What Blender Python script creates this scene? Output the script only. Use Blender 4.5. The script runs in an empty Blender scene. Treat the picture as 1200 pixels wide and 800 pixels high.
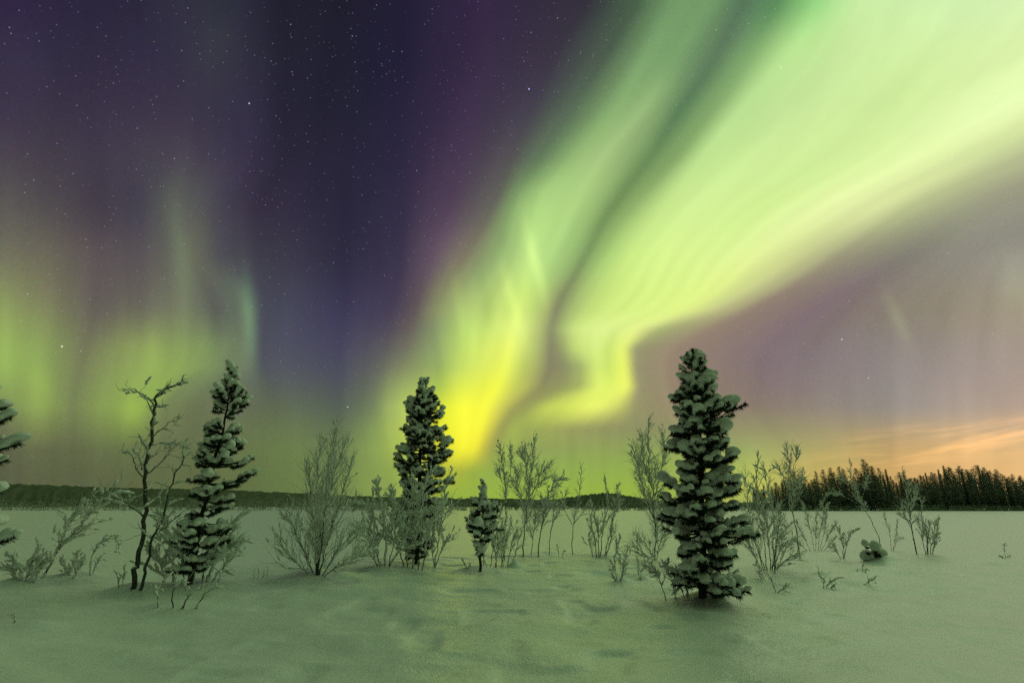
import bpy, bmesh, math, random
import numpy as np
from mathutils import Vector

SC = bpy.context.scene
COL = SC.collection
R = math.radians

# ------------------------------------------------------------------ camera
CAM_Z = 1.65
PITCH = R(17.0)
FPX = 620.0                       # focal length for a 1200 pixel wide frame
cam = bpy.data.cameras.new('camera')
cam.sensor_width = 36.0
cam.lens = 36.0 * FPX / 1200.0
cam.clip_start = 0.05
cam.clip_end = 20000
cam_o = bpy.data.objects.new('camera', cam)
cam_o.location = (0, 0, CAM_Z)
cam_o.rotation_euler = (math.pi / 2 + PITCH, 0, 0)
COL.objects.link(cam_o)
SC.camera = cam_o

vs = SC.view_settings
vs.view_transform = 'Standard'
vs.look = 'None'
vs.exposure = 0.0
vs.gamma = 1.0
vs.use_curve_mapping = False
SC.cycles.use_denoising = False
SC.cycles.max_bounces = 6
SC.cycles.diffuse_bounces = 3

CP, SP = math.cos(PITCH), math.sin(PITCH)


def v_of(py):                     # photo row -> height per metre of distance
    return math.tan(PITCH + math.atan((400 - py) / FPX))


def u_of(px, py):                 # photo column on that row -> sideways per metre of distance
    s = (400 - py) / FPX
    return (px - 600) / FPX / (CP - s * SP)


def lin(c):
    c = c / 255.0
    return c / 12.92 if c <= 0.04045 else ((c + 0.055) / 1.055) ** 2.4


def pchip(xs, ys, x):
    n = len(xs)
    h = [xs[i + 1] - xs[i] for i in range(n - 1)]
    d = [(ys[i + 1] - ys[i]) / h[i] for i in range(n - 1)]
    m = [d[0]] + [0 if d[i - 1] * d[i] <= 0 else 2 * d[i - 1] * d[i] / (d[i - 1] + d[i]) for i in range(1, n - 1)] + [d[-1]]
    x = min(max(x, xs[0]), xs[-1])
    i = 0
    while i < n - 2 and x > xs[i + 1]:
        i += 1
    t = (x - xs[i]) / h[i]
    return ((2 * t**3 - 3 * t**2 + 1) * ys[i] + (t**3 - 2 * t**2 + t) * h[i] * m[i]
            + (-2 * t**3 + 3 * t**2) * ys[i + 1] + (t**3 - t**2) * h[i] * m[i + 1])


# ------------------------------------------------------------------ night sky with aurora (world)
# Each column of the table is one fold or edge of the aurora curtains, followed from high in the sky down to the
# horizon: where it stands (sideways) and the colour of its glow.
ROWS = [0, 60, 120, 180, 240, 300, 360, 420, 480, 520, 560, 600]
T = {}
T[0] = [(0,46,36,64),(50,44,36,62),(110,42,36,58),(165,42,38,58),(215,47,46,62),(255,46,48,60),(290,40,40,56),(330,37,36,54),(400,35,33,52),
        (470,38,32,53),(560,50,37,57),(690,50,46,58),(750,68,105,73),(790,100,158,95),(830,105,165,98),(875,78,125,90),(915,80,148,85),
        (960,125,188,105),(1010,188,222,150),(1150,205,234,170),(1420,235,252,190),(1490,200,215,150),(1560,150,160,115),(1640,138,140,112),(1720,132,130,112),(1900,130,130,112)]
T[60] = [(0,54,47,70),(50,50,44,66),(110,47,41,61),(165,48,43,64),(215,51,48,66),(255,54,55,66),(290,45,44,60),(330,40,38,58),(400,36,34,55),
        (470,38,33,54),(560,54,40,58),(655,58,52,66),(715,72,98,76),(760,108,162,98),(795,105,160,96),(842,84,124,88),(880,108,165,96),
        (925,165,208,125),(990,192,224,148),(1100,205,233,158),(1310,232,250,180),(1375,205,220,155),(1440,160,170,122),(1500,140,142,112),(1600,132,130,112),(1800,130,130,112)]
T[120] = [(0,60,52,72),(50,57,50,69),(110,54,47,66),(165,57,49,69),(215,58,51,70),(255,54,50,68),(290,50,46,66),(330,43,40,62),(400,38,36,58),
        (470,42,36,58),(550,60,45,64),(630,66,62,75),(680,80,108,80),(725,118,168,98),(762,130,176,105),(803,80,124,82),(842,116,164,94),
        (880,172,210,130),(945,192,222,145),(1060,200,228,148),(1190,230,249,180),(1255,205,220,150),(1320,160,168,122),(1400,138,138,112),(1500,132,130,112),(1700,130,128,112)]
T[180] = [(0,72,65,76),(50,67,60,72),(110,61,54,70),(165,66,60,74),(215,70,64,76),(255,62,56,74),(290,55,48,70),(330,48,43,66),(400,43,39,63),
        (470,48,40,63),(545,70,54,70),(600,78,75,78),(640,88,118,82),(675,128,172,98),(712,148,188,112),(765,92,131,77),(798,118,160,89),
        (830,178,214,130),(895,195,225,142),(1000,202,230,148),(1085,230,248,172),(1150,190,205,140),(1215,155,160,118),(1290,138,136,110),(1400,132,128,110),(1600,130,128,112)]
T[240] = [(0,84,82,78),(50,78,73,75),(110,66,59,70),(165,68,64,77),(205,84,88,80),(230,80,80,80),(260,68,64,78),(300,60,51,75),(400,46,42,68),
        (470,56,48,70),(530,80,62,75),(580,92,92,82),(602,114,150,86),(628,152,196,108),(675,158,198,112),(720,98,131,74),(748,130,165,90),
        (780,190,222,130),(830,206,235,145),(900,205,235,142),(970,232,248,170),(1030,205,215,148),(1075,160,168,116),(1130,138,140,110),(1200,128,126,110),(1500,128,126,110)]
T[300] = [(0,101,101,80),(50,97,94,77),(110,86,77,79),(165,84,77,80),(208,92,95,82),(230,92,95,80),(260,74,73,80),(300,70,66,84),(400,52,48,75),
        (470,66,56,78),(510,94,76,84),(545,115,108,88),(585,125,155,90),(622,178,214,118),(645,160,200,112),(686,104,131,76),(709,142,178,92),
        (735,190,222,120),(785,212,239,138),(835,214,240,142),(885,230,246,155),(940,172,178,116),(985,136,132,104),(1050,116,112,100),(1120,122,118,106),(1200,132,127,115)]
T[360] = [(0,121,137,75),(50,112,116,77),(110,92,86,80),(165,94,92,79),(212,104,110,84),(255,82,84,80),(291,92,108,86),(306,70,72,84),(400,58,55,82),
        (460,68,60,82),(490,92,80,82),(512,120,126,84),(550,152,176,92),(608,195,220,105),(625,170,195,95),(652,115,115,84),(668,135,155,86),
        (700,185,212,108),(750,208,234,124),(790,218,240,130),(812,218,236,130),(845,172,175,112),(885,124,116,102),(960,108,99,105),(1060,118,110,108),(1200,136,126,120)]
T[420] = [(0,130,160,70),(45,121,146,70),(95,105,110,75),(165,124,144,70),(215,120,145,70),(250,105,125,75),(291,94,108,84),(306,76,78,88),(400,70,70,90),
        (445,86,86,86),(475,108,112,84),(505,138,150,84),(535,172,192,80),(592,204,218,86),(608,185,195,90),(640,116,112,85),(662,138,142,85),
        (690,190,210,102),(715,196,216,100),(730,222,236,108),(738,195,205,98),(750,148,146,94),(785,126,117,98),(900,106,99,105),(1050,125,112,115),(1200,145,126,121)]
T[480] = [(0,104,118,70),(45,122,144,66),(85,106,118,70),(140,122,148,62),(165,124,152,60),(190,100,112,68),(260,92,99,72),(330,86,97,72),(400,80,90,78),
        (435,98,112,76),(465,150,172,80),(495,175,195,66),(530,218,226,60),(562,244,244,56),(580,212,216,74),(600,146,150,80),(630,168,182,84),
        (660,190,208,86),(700,184,204,86),(722,198,213,90),(737,180,190,88),(752,140,138,86),(800,121,115,92),(900,115,110,96),(1050,133,115,107),(1200,163,130,112)]
T[520] = [(0,86,90,67),(45,92,98,65),(85,90,97,65),(140,94,106,62),(165,93,105,62),(190,89,98,64),(260,91,103,64),(330,93,110,63),(400,92,108,66),
        (440,118,142,66),(475,155,175,62),(505,205,215,55),(530,250,242,45),(552,242,237,50),(570,182,190,68),(592,128,142,75),(630,126,144,78),
        (665,128,148,80),(700,127,147,80),(730,126,142,80),(750,125,140,80),(790,125,138,80),(850,128,142,80),(930,140,140,82),(1050,170,140,88),(1200,206,166,110)]
T[560] = [(0,82,87,60),(45,83,89,60),(85,83,90,60),(140,84,92,59),(165,85,93,59),(190,85,94,59),(260,87,99,58),(330,88,106,58),(400,100,120,60),
        (450,116,137,60),(485,135,155,58),(510,155,175,58),(530,168,188,60),(550,155,172,64),(575,135,155,65),(600,125,150,65),(630,125,152,64),
        (665,125,153,62),(700,125,153,62),(730,126,154,62),(750,127,155,62),(790,130,158,64),(860,148,160,66),(940,168,150,72),(1050,186,145,80),(1200,216,168,103)]
for _r in ROWS[:-1]:
    for _k, (_x, _a, _b, _c) in enumerate(T[_r]):
        _l = .3 * _a + .6 * _b + .1 * _c
        _d = float(np.interp(_l, [60, 75, 100, 135, 175, 215, 240], [2, 5, 13, 22, 25, 9, 1]))
        _w = (0, 0, 0)
        if 360 <= _r <= 480 and _k >= 22:
            _w = (6, -3, -4) if _k <= 23 else {360: (2, 2, -12), 420: (3, 7, 0)}.get(_r, (3, 13, 12))
        if _r <= 300 and _k in (9, 10):
            _w = (0, 1, 9)
        _m = (1, 1, 1)
        if 12 <= _k <= 16 and _r <= 240:
            _m = tuple(1 - (1 - q) * (1 - _r / 300) for q in (.93, .84, .87))
        if _k in (7, 8, 9) and _r <= 300:
            _m = (.86, .88, .84)
        T[_r][_k] = (_x, (_a + _d + _w[0]) * _m[0], (_b + _d + _w[1]) * _m[1], (_c + _d + _w[2]) * _m[2])
# the folded feet of the two bright curtains, followed more closely
FEET = {
    380: [(506,128,140,104),(548,180,212,114),(601,226,248,130),(622,205,222,128),(645,135,140,105),(660,172,192,116),(676,208,232,132),(702,225,245,145),(732,222,242,140),(752,236,250,150),(782,180,190,120)],
    401: [(510,140,160,105),(545,192,222,107),(598,240,252,115),(616,208,228,119),(645,135,134,105),(657,158,168,106),(672,207,230,126),(696,222,244,140),(714,206,231,121),(729,236,249,125),(746,158,160,113)],
    420: [(514,145,168,102),(540,190,214,107),(595,240,250,105),(613,198,213,110),(645,137,132,105),(662,141,149,105),(680,170,190,111),(696,206,231,120),(714,205,230,110),(730,239,250,110),(743,152,150,112)],
    440: [(515,158,182,90),(538,204,224,95),(587,242,250,85),(605,203,218,95),(639,138,135,100),(661,140,140,100),(683,165,180,105),(698,214,235,116),(716,216,238,110),(733,238,250,105),(746,154,150,112)],
    459: [(516,180,202,78),(538,226,237,78),(579,245,250,75),(598,206,212,91),(630,149,149,95),(655,150,154,95),(678,172,184,97),(700,230,246,112),(716,232,248,108),(735,242,250,110),(748,154,150,110)],
    478: [(518,216,229,60),(542,250,252,65),(568,250,250,70),(582,220,220,85),(600,160,162,90),(617,150,156,90),(636,192,206,92),(668,214,229,96),(697,241,252,114),(722,200,206,106),(742,154,151,105)],
    492: [(518,222,230,56),(543,250,250,65),(565,250,248,70),(576,220,215,80),(591,154,155,90),(613,151,162,88),(638,220,234,92),(662,214,228,94),(684,230,240,103),(704,156,157,98),(738,146,145,103)],
    503: [(516,228,229,50),(543,252,250,65),(562,250,248,65),(572,215,208,75),(585,154,156,88),(601,164,180,85),(615,150,165,88),(640,153,163,90),(670,148,152,94),(700,147,150,97),(738,143,146,100)],
    522: [(514,210,213,55),(543,250,245,60),(559,246,239,60),(567,205,195,72),(577,154,160,85),(598,160,178,85),(614,148,163,88),(640,145,160,90),(670,145,160,90),(700,145,160,90),(738,144,159,90)],
    539: [(512,188,192,55),(535,225,222,55),(549,212,210,60),(560,166,171,73),(572,154,168,75),(598,147,168,83),(614,143,168,85),(640,143,168,85),(670,143,168,85),(700,143,168,85),(738,143,168,85)],
    552: [(512,178,184,62),(530,172,181,64),(548,159,175,68),(562,150,173,73),(576,147,173,78),(598,146,172,80),(614,146,173,81),(640,146,173,81),(670,146,173,81),(700,146,173,80),(738,147,174,80)],
    574: [(512,152,172,66),(530,150,174,67),(548,150,176,68),(562,150,177,70),(576,150,178,70),(598,150,178,70),(614,150,178,70),(640,150,178,70),(670,150,178,70),(700,150,178,70),(738,151,179,70)],
}
_old = [r for r in ROWS if r != 600]
_new = {}
for _r, _f in FEET.items():
    _new[_r] = [tuple(pchip(_old, [T[q][_k][j] for q in _old], min(_r, 560)) for j in range(4)) for _k in range(26)]
    for _i, _c in enumerate(_f):
        _new[_r][11 + _i] = _c
for _r in (420, 480, 520, 560):
    T.pop(_r)
T.update(_new)
T[600] = [(a, b * .97, c * .97, d * .95) for a, b, c, d in T[574]]
ROWS = sorted(T)
NF = 26
V_LO, V_HI = v_of(604), v_of(-4)
U_R = 3.2                         # u range -U_R..U_R packed into the ramp's alpha


def row_of_v(v):
    return 400 - FPX * math.tan(math.atan(v) - PITCH)


class NT:
    def __init__(s, tree):
        s.t = tree; s.n = tree.nodes; s.l = tree.links

    def put(s, sock, v):
        if v is None:
            return
        if isinstance(v, bpy.types.NodeSocket):
            s.l.new(v, sock)
        else:
            sock.default_value = v

    def m(s, op, a, b=None, c=None, clamp=False):
        n = s.n.new('ShaderNodeMath'); n.operation = op; n.use_clamp = clamp
        for i, x in enumerate((a, b, c)):
            s.put(n.inputs[i], x)
        return n.outputs[0]

    def vm(s, op, a, b=None, scale=None):
        n = s.n.new('ShaderNodeVectorMath'); n.operation = op
        s.put(n.inputs[0], a); s.put(n.inputs[1], b)
        if scale is not None:
            s.put(n.inputs['Scale'], scale)
        return n.outputs['Value'] if op in ('LENGTH', 'DOT_PRODUCT', 'DISTANCE') else n.outputs[0]

    def mr(s, x, a, b, c=0.0, d=1.0, mode='SMOOTHSTEP'):
        n = s.n.new('ShaderNodeMapRange'); n.interpolation_type = mode; n.clamp = True
        for k, vv in zip(('Value', 'From Min', 'From Max', 'To Min', 'To Max'), (x, a, b, c, d)):
            s.put(n.inputs[k], vv)
        return n.outputs[0]

    def mix(s, f, a, b, mode='MIX'):
        n = s.n.new('ShaderNodeMix'); n.data_type = 'RGBA'; n.blend_type = mode
        s.put(n.inputs[0], f)
        s.put(n.inputs[6], a if not isinstance(a, tuple) else (*a[:3], 1))
        s.put(n.inputs[7], b if not isinstance(b, tuple) else (*b[:3], 1))
        return n.outputs[2]

    def noise(s, vec, scale, detail=3, rough=0.5, dim='3D', out=0):
        n = s.n.new('ShaderNodeTexNoise'); n.noise_dimensions = dim
        s.put(n.inputs['Vector'], vec)
        n.inputs['Scale'].default_value = scale; n.inputs['Detail'].default_value = detail; n.inputs['Roughness'].default_value = rough
        return n.outputs[out]

    def comb(s, x, y, z):
        n = s.n.new('ShaderNodeCombineXYZ')
        s.put(n.inputs[0], x); s.put(n.inputs[1], y); s.put(n.inputs[2], z)
        return n.outputs[0]

    def sep(s, v):
        n = s.n.new('ShaderNodeSeparateXYZ'); s.put(n.inputs[0], v)
        return n.outputs


def build_world():
    w = bpy.data.worlds.new('World'); SC.world = w; w.use_nodes = True
    tr = w.node_tree; tr.nodes.clear(); g = NT(tr)
    tc = tr.nodes.new('ShaderNodeTexCoord')
    d = g.vm('NORMALIZE', tc.outputs['Generated'])
    dx, dy, dz = g.sep(d)[:3]
    # fine soft scatter of every direction: the aurora has no crisp lines
    wn = tr.nodes.new('ShaderNodeTexWhiteNoise'); wn.noise_dimensions = '3D'
    g.put(wn.inputs['Vector'], g.vm('SCALE', d, scale=9371.0))
    jx, jy, _ = g.sep(wn.outputs['Color'])[:3]
    ys = g.m('MAXIMUM', dy, 0.12)
    u = g.m('ADD', g.m('DIVIDE', dx, ys), g.m('MULTIPLY', g.m('SUBTRACT', jx, .5), 0.016))
    v = g.m('ADD', g.m('DIVIDE', dz, ys), g.m('MULTIPLY', g.m('SUBTRACT', jy, .5), 0.016))
    u0 = g.m('DIVIDE', dx, ys); v0 = g.m('DIVIDE', dz, ys)
    # slow waviness of the curtains
    wv = g.noise(g.comb(g.m('MULTIPLY', u, 1.0), g.m('MULTIPLY', v, 0.8), 0.0), 7.0, 3)
    u = g.m('ADD', u, g.m('MULTIPLY', g.m('SUBTRACT', wv, .5), 0.013))
    vn = g.mr(v, V_LO, V_HI, mode='LINEAR')
    NST = 32
    acc = None; prev_u = None; q = None
    for k in range(NF):
        rn = tr.nodes.new('ShaderNodeValToRGB')
        cr = rn.color_ramp; cr.interpolation = 'LINEAR'
        els = cr.elements
        stops = []
        for i in range(NST):
            t = i / (NST - 1)
            vv = V_LO + (V_HI - V_LO) * t
            py = row_of_v(vv)
            X = pchip(ROWS, [T[r][k][0] for r in ROWS], py)
            C = [lin(pchip(ROWS, [T[r][k][j] for r in ROWS], py)) for j in (1, 2, 3)]
            a = (u_of(X, min(max(py, 0), 600)) + U_R) / (2 * U_R)
            stops.append((t, (*C, a)))
        els[0].position = 0.0; els[1].position = 1.0
        for t, _ in stops[1:-1]:
            els.new(t)
        for e, (t, c4) in zip(els, stops):
            e.color = c4
        g.put(rn.inputs[0], vn)
        uu = g.m('MULTIPLY_ADD', rn.outputs['Alpha'], 2 * U_R, -U_R)
        if acc is None:
            acc = rn.outputs['Color']
        else:
            t = g.mr(u, prev_u, uu, mode='LINEAR')
            acc = g.mix(t, acc, rn.outputs['Color'])
            q = t if q is None else g.m('ADD', q, t)
        prev_u = uu
    # rays standing in the curtains: follow the folds, so the fold number is their coordinate
    st = g.noise(g.comb(g.m('MULTIPLY', q, 1.0), g.m('MULTIPLY', v, 1.4), 3.7), 2.1, 4, .55)
    st2 = g.noise(g.comb(g.m('MULTIPLY', q, 4.0), g.m('MULTIPLY', v, 1.2), 9.1), 1.6, 3, .5)
    ray = g.m('ADD', g.m('MULTIPLY', g.m('SUBTRACT', st, .5), 0.30), g.m('MULTIPLY', g.m('SUBTRACT', st2, .5), g.mr(v, .38, .75, .30, .09)))
    acc = g.vm('SCALE', acc, scale=g.m('ADD', ray, 1.0))

    def px_uv(px, py):
        return u_of(px, py), v_of(py)

    def glow(px0, py0, px1, py1, width, col, soft=2.0):
        """a single faint ray of glow from one point of the sky to another (gaussian section)"""
        nonlocal acc
        a = Vector(px_uv(px0, py0)); b = Vector(px_uv(px1, py1))
        c = (a + b) / 2; h = (b - a).length / 2; ax = (b - a).normalized()
        wd = width / FPX
        du = g.m('SUBTRACT', u, c.x); dv = g.m('SUBTRACT', v, c.y)
        p = g.m('ADD', g.m('MULTIPLY', du, ax.x / h), g.m('MULTIPLY', dv, ax.y / h))
        s = g.m('ADD', g.m('MULTIPLY', du, -ax.y / wd), g.m('MULTIPLY', dv, ax.x / wd))
        e = g.m('ADD', g.m('MULTIPLY', p, p), g.m('MULTIPLY', s, s))
        f = g.m('POWER', 2.71828, g.m('MULTIPLY', e, -1.0))
        acc = g.vm('ADD', acc, g.vm('SCALE', tuple(col), scale=f))
    for a in GLOWS:
        glow(*a)
    # thin warm cloud streaks low on the right
    slant = g.m('ADD', g.m('SUBTRACT', v0, v_of(520)), g.m('MULTIPLY', g.m('SUBTRACT', u0, u_of(1080, 520)), -0.135))
    bend = g.noise(g.comb(g.m('MULTIPLY', u0, 2.0), g.m('MULTIPLY', v0, 6.0), 1.0), 2.0, 2)
    slant = g.m('ADD', slant, g.m('MULTIPLY', g.m('SUBTRACT', bend, .5), .03))
    cn = g.noise(g.comb(g.m('MULTIPLY', u0, 1.6), g.m('MULTIPLY', slant, 19.0), 0.0), 2.0, 5, .6)
    cl = g.mr(cn, .42, .66)
    cm = g.m('MULTIPLY', g.mr(u0, 0.46, 0.80), g.m('MULTIPLY', g.mr(slant, -0.055, -0.01), g.mr(slant, 0.045, 0.012)))
    acc = g.vm('ADD', acc, g.vm('SCALE', (0.34, 0.15, 0.035), scale=g.m('MULTIPLY', cl, cm)))
    # stars: three sizes
    star = None
    for sc, rad, thr, gain in ((34.0, 0.0018, 0.76, 1.7), (95.0, 0.00120, 0.30, .56), (150.0, 0.0011, 0.15, 0.36)):
        vo = tr.nodes.new('ShaderNodeTexVoronoi'); vo.feature = 'F1'
        g.put(vo.inputs['Vector'], d); vo.inputs['Scale'].default_value = sc
        r_, g_, b_ = g.sep(vo.outputs['Color'])[:3]
        on = g.mr(r_, thr, 1.0, mode='LINEAR')
        on = g.m('POWER', on, 2.2)
        disc = g.mr(vo.outputs['Distance'], rad * sc * 0.15, rad * sc, 1.0, 0.0)
        tint = g.mix(g_, (0.38, 0.42, 1.0), (1.0, 0.72, 0.70))
        s_ = g.vm('SCALE', tint, scale=g.m('MULTIPLY', g.m('MULTIPLY', on, disc), gain))
        star = s_ if star is None else g.vm('ADD', star, s_)
    # stars drown in haze near the horizon and in the bright aurora
    lum = g.vm('DOT_PRODUCT', acc, (.3, .6, .1))
    vis = g.m('MULTIPLY', g.mr(v, 0.05, 0.35, .12, 1.0), g.mr(lum, 0.03, 0.5, 1.0, 0.25))
    acc = g.vm('ADD', acc, g.vm('SCALE', star, scale=vis))
    # colour grain like a sensor's, multiplied into the sky, stronger where it is dark
    gr = g.noise(d, 330.0, 2, .7, out=1)
    acc = g.vm('MULTIPLY', acc, g.vm('ADD', (1, 1, 1), g.vm('SCALE', g.vm('SUBTRACT', gr, (.5, .5, .5)), scale=g.mr(lum, .04, .5, .6, .10))))
    # overhead and behind: the aurora goes on across the zenith, dimmer southern sky
    ov = g.noise(d, 2.2, 3)
    toward = g.vm('DOT_PRODUCT', d, (0.50, 0.28, 0.82))
    band = g.mr(g.m('ADD', toward, g.m('MULTIPLY', g.m('SUBTRACT', ov, .5), .35)), .45, .98)
    back = g.mix(band, BACK_DARK, BACK_BRIGHT)
    fr = g.m('MULTIPLY', g.mr(dy, 0.12, 0.36), g.mr(dz, .93, .80))
    out = g.mix(fr, back, acc)
    bg = tr.nodes.new('ShaderNodeBackground'); g.put(bg.inputs[0], out); bg.inputs[1].default_value = 1.0
    wo = tr.nodes.new('ShaderNodeOutputWorld'); tr.links.new(bg.outputs[0], wo.inputs[0])
    w.cycles.sampling_method = 'MANUAL'; w.cycles.sample_map_resolution = 512


BACK_DARK = (0.026, 0.028, 0.016)
BACK_BRIGHT = (0.29, 0.58, 0.23)
GLOWS = [
    (533, 325, 546, 410, 6, (.06, .08, .01)),
    (551, 360, 557, 430, 5, (.06, .07, .01)),
    (588, 310, 612, 390, 6, (.12, .15, .03)),
    (617, 262, 638, 352, 6, (.16, .19, .06)),
    (563, 320, 580, 410, 8, (-.07, -.07, -.02)),
    (1040, 345, 1066, 405, 8, (.05, .07, .025)),
    (213, 270, 220, 380, 12, (.02, .035, .01)),
    (200, 240, 216, 330, 9, (.012, .022, .008)),
    (288, 325, 294, 420, 6, (.03, .09, .035)),
    (240, 360, 243, 440, 8, (.01, .03, .005)),
    (180, 380, 182, 450, 8, (.02, .04, .0)),
    (143, 350, 146, 420, 7, (.012, .02, .0)),
    (155, 470, 156, 500, 10, (.05, .07, .0)),
    (40, 430, 60, 470, 12, (.03, .05, .0)),
    (1185, 300, 1205, 370, 26, (.03, .05, .02)),
    (860, 545, 920, 560, 22, (.03, .06, .0)),
]
build_world()

sun = bpy.data.lights.new('aurora_fill', 'SUN')  # added soft lamp, stands in for the aurora's glow from the front right
sun_o = bpy.data.objects.new('aurora_fill', sun)
sun.energy = 0.16
sun.angle = R(40)
sun.color = (0.88, 1.0, 0.72)
sun_o.rotation_euler = Vector((0.62, 0.75, 0.70)).to_track_quat('Z', 'Y').to_euler()
sun_o.location = (20, 30, 40)
COL.objects.link(sun_o)

# ------------------------------------------------------------------ materials


def mat(name):
    m = bpy.data.materials.new(name); m.use_nodes = True
    t = m.node_tree; t.nodes.clear()
    g = NT(t)
    b = t.nodes.new('ShaderNodeBsdfPrincipled')
    o = t.nodes.new('ShaderNodeOutputMaterial'); t.links.new(b.outputs[0], o.inputs[0])
    return m, g, b


def bump(g, b, height, strength, dist):
    n = g.n.new('ShaderNodeBump'); n.inputs['Strength'].default_value = strength; n.inputs['Distance'].default_value = dist
    g.put(n.inputs['Height'], height); g.put(b.inputs['Normal'], n.outputs[0])


def m_snow(name, grain, mott, col=(.84, .86, .85), rough=.55, fine=.86, rgh=.6):
    m, g, b = mat(name)
    tc = g.n.new('ShaderNodeTexCoord').outputs['Object']
    n1 = g.noise(tc, grain, 2, .75)
    n2 = g.noise(tc, mott, 5, .6)
    n3 = g.noise(tc, grain * .23, 3, .6)
    c = g.mix(g.mr(n2, .3, .7), tuple(x * .93 for x in col), col)
    c = g.mix(g.mr(n1, .35, .65, mode='LINEAR'), tuple(x * fine for x in col), c)
    g.put(b.inputs['Base Color'], c)
    b.inputs['Roughness'].default_value = rgh
    b.inputs['Specular IOR Level'].default_value = 1.0
    bump(g, b, g.m('ADD', g.m('MULTIPLY', n1, .5), n3), rough, .03)
    return m


def m_frosted(name, bark, frost, up0, up1, base=0.0, ns=30.0):
    """bark carrying rime and snow on its upper side"""
    m, g, b = mat(name)
    tc = g.n.new('ShaderNodeTexCoord').outputs['Object']
    nz = g.sep(g.n.new('ShaderNodeNewGeometry').outputs['Normal'])[2]
    n = g.noise(tc, ns, 3, .6)
    f = g.mr(g.m('ADD', nz, g.m('MULTIPLY', g.m('SUBTRACT', n, .5), 1.3)), up0, up1)
    if base:
        f = g.m('MAXIMUM', f, g.m('MULTIPLY', g.mr(n, .3, .7), base))
    n2 = g.noise(tc, ns * .4, 2)
    bk = g.mix(n2, tuple(x * .6 for x in bark), tuple(x * 1.4 for x in bark))
    g.put(b.inputs['Base Color'], g.mix(f, bk, frost))
    b.inputs['Roughness'].default_value = .85
    return m


M_GROUND = m_snow('snow_crust', 45, 1.3, rough=.45, rgh=.40)
M_SNOW = m_snow('settled_snow', 26, 4.0, (.82, .84, .82), .28, .93)
M_TRUNK = m_frosted('pine_bark', (.028, .024, .018), (.62, .64, .60), .55, .95, ns=12)
M_STEM = m_frosted('birch_bark', (.035, .03, .025), (.7, .72, .68), .35, .8, .12)
M_TWIG = m_frosted('frosted_twig', (.06, .055, .045), (.82, .84, .80), -.7, .35, .7)
M_RIME = m_frosted('rimed_twig', (.08, .075, .065), (.92, .94, .90), -.95, .15, .88)
M_NEEDLE = m_frosted('pine_needles', (.016, .03, .012), (.40, .44, .38), .75, 1.35, .0, ns=9)
M_FARNEEDLE = m_frosted('forest_needles', (.042, .053, .036), (.60, .64, .56), -.1, 1.1, .55, ns=.4)
M_FARTRUNK = m_frosted('forest_bark', (.03, .026, .02), (.3, .3, .3), .6, 1.0, ns=2)
M_SHORE = m_frosted('shore_thicket_twigs', (.12, .125, .09), (.50, .53, .45), -.5, .9, .7, ns=.25)


def m_hill():
    m, g, b = mat('wooded_hillside')
    tc = g.n.new('ShaderNodeTexCoord').outputs['Object']
    v = g.vm('MULTIPLY', tc, (1, 1, 2.5))
    n = g.noise(v, .035, 4, .7)
    n2 = g.noise(v, .006, 3, .5)
    c = g.mix(g.mr(n, .35, .7), (.085, .095, .065), (.22, .235, .18))
    c = g.mix(g.mr(n2, .45, .65), c, (.14, .15, .11))
    g.put(b.inputs['Base Color'], c); b.inputs['Roughness'].default_value = 1.0; b.inputs['Specular IOR Level'].default_value = 0
    return m


M_HILL = m_hill()

# ------------------------------------------------------------------ mesh helpers


class MB:
    def __init__(s):
        s.v = []; s.f = []; s.n = 0; s.mi = []; s.cur = 0

    def add(s, verts, faces):
        verts = np.asarray(verts, float).reshape(-1, 3)
        s.v.append(verts)
        n = s.n
        s.f.extend([tuple(i + n for i in f) for f in faces])
        s.mi.extend([s.cur] * len(faces))
        s.n += len(verts)

    def build(s, name, m, parent=None, smooth=True, origin=None):
        me = bpy.data.meshes.new(name)
        V = np.concatenate(s.v) if s.v else np.zeros((0, 3))
        if parent is not None:
            V = V - np.array(parent.location)
        elif origin is not None:
            V = V - np.array(origin)
        me.from_pydata(V.tolist(), [], s.f)
        for q in (m if isinstance(m, (list, tuple)) else [m]):
            me.materials.append(q)
        if any(s.mi):
            me.polygons.foreach_set('material_index', s.mi)
        if smooth:
            me.polygons.foreach_set('use_smooth', [True] * len(me.polygons))
        o = bpy.data.objects.new(name, me)
        COL.objects.link(o)
        if parent is not None:
            o.parent = parent
        elif origin is not None:
            o.location = origin
        return o


def ico(sub):
    bm = bmesh.new(); bmesh.ops.create_icosphere(bm, subdivisions=sub, radius=1)
    bm.verts.ensure_lookup_table()
    V = np.array([v.co[:] for v in bm.verts]); F = [tuple(v.index for v in f.verts) for f in bm.faces]
    bm.free()
    return V, F


ICO1, ICO2 = ico(1), ico(2)


def nrm(a):
    a = np.asarray(a, float)
    return a / (np.linalg.norm(a) + 1e-12)


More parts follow.
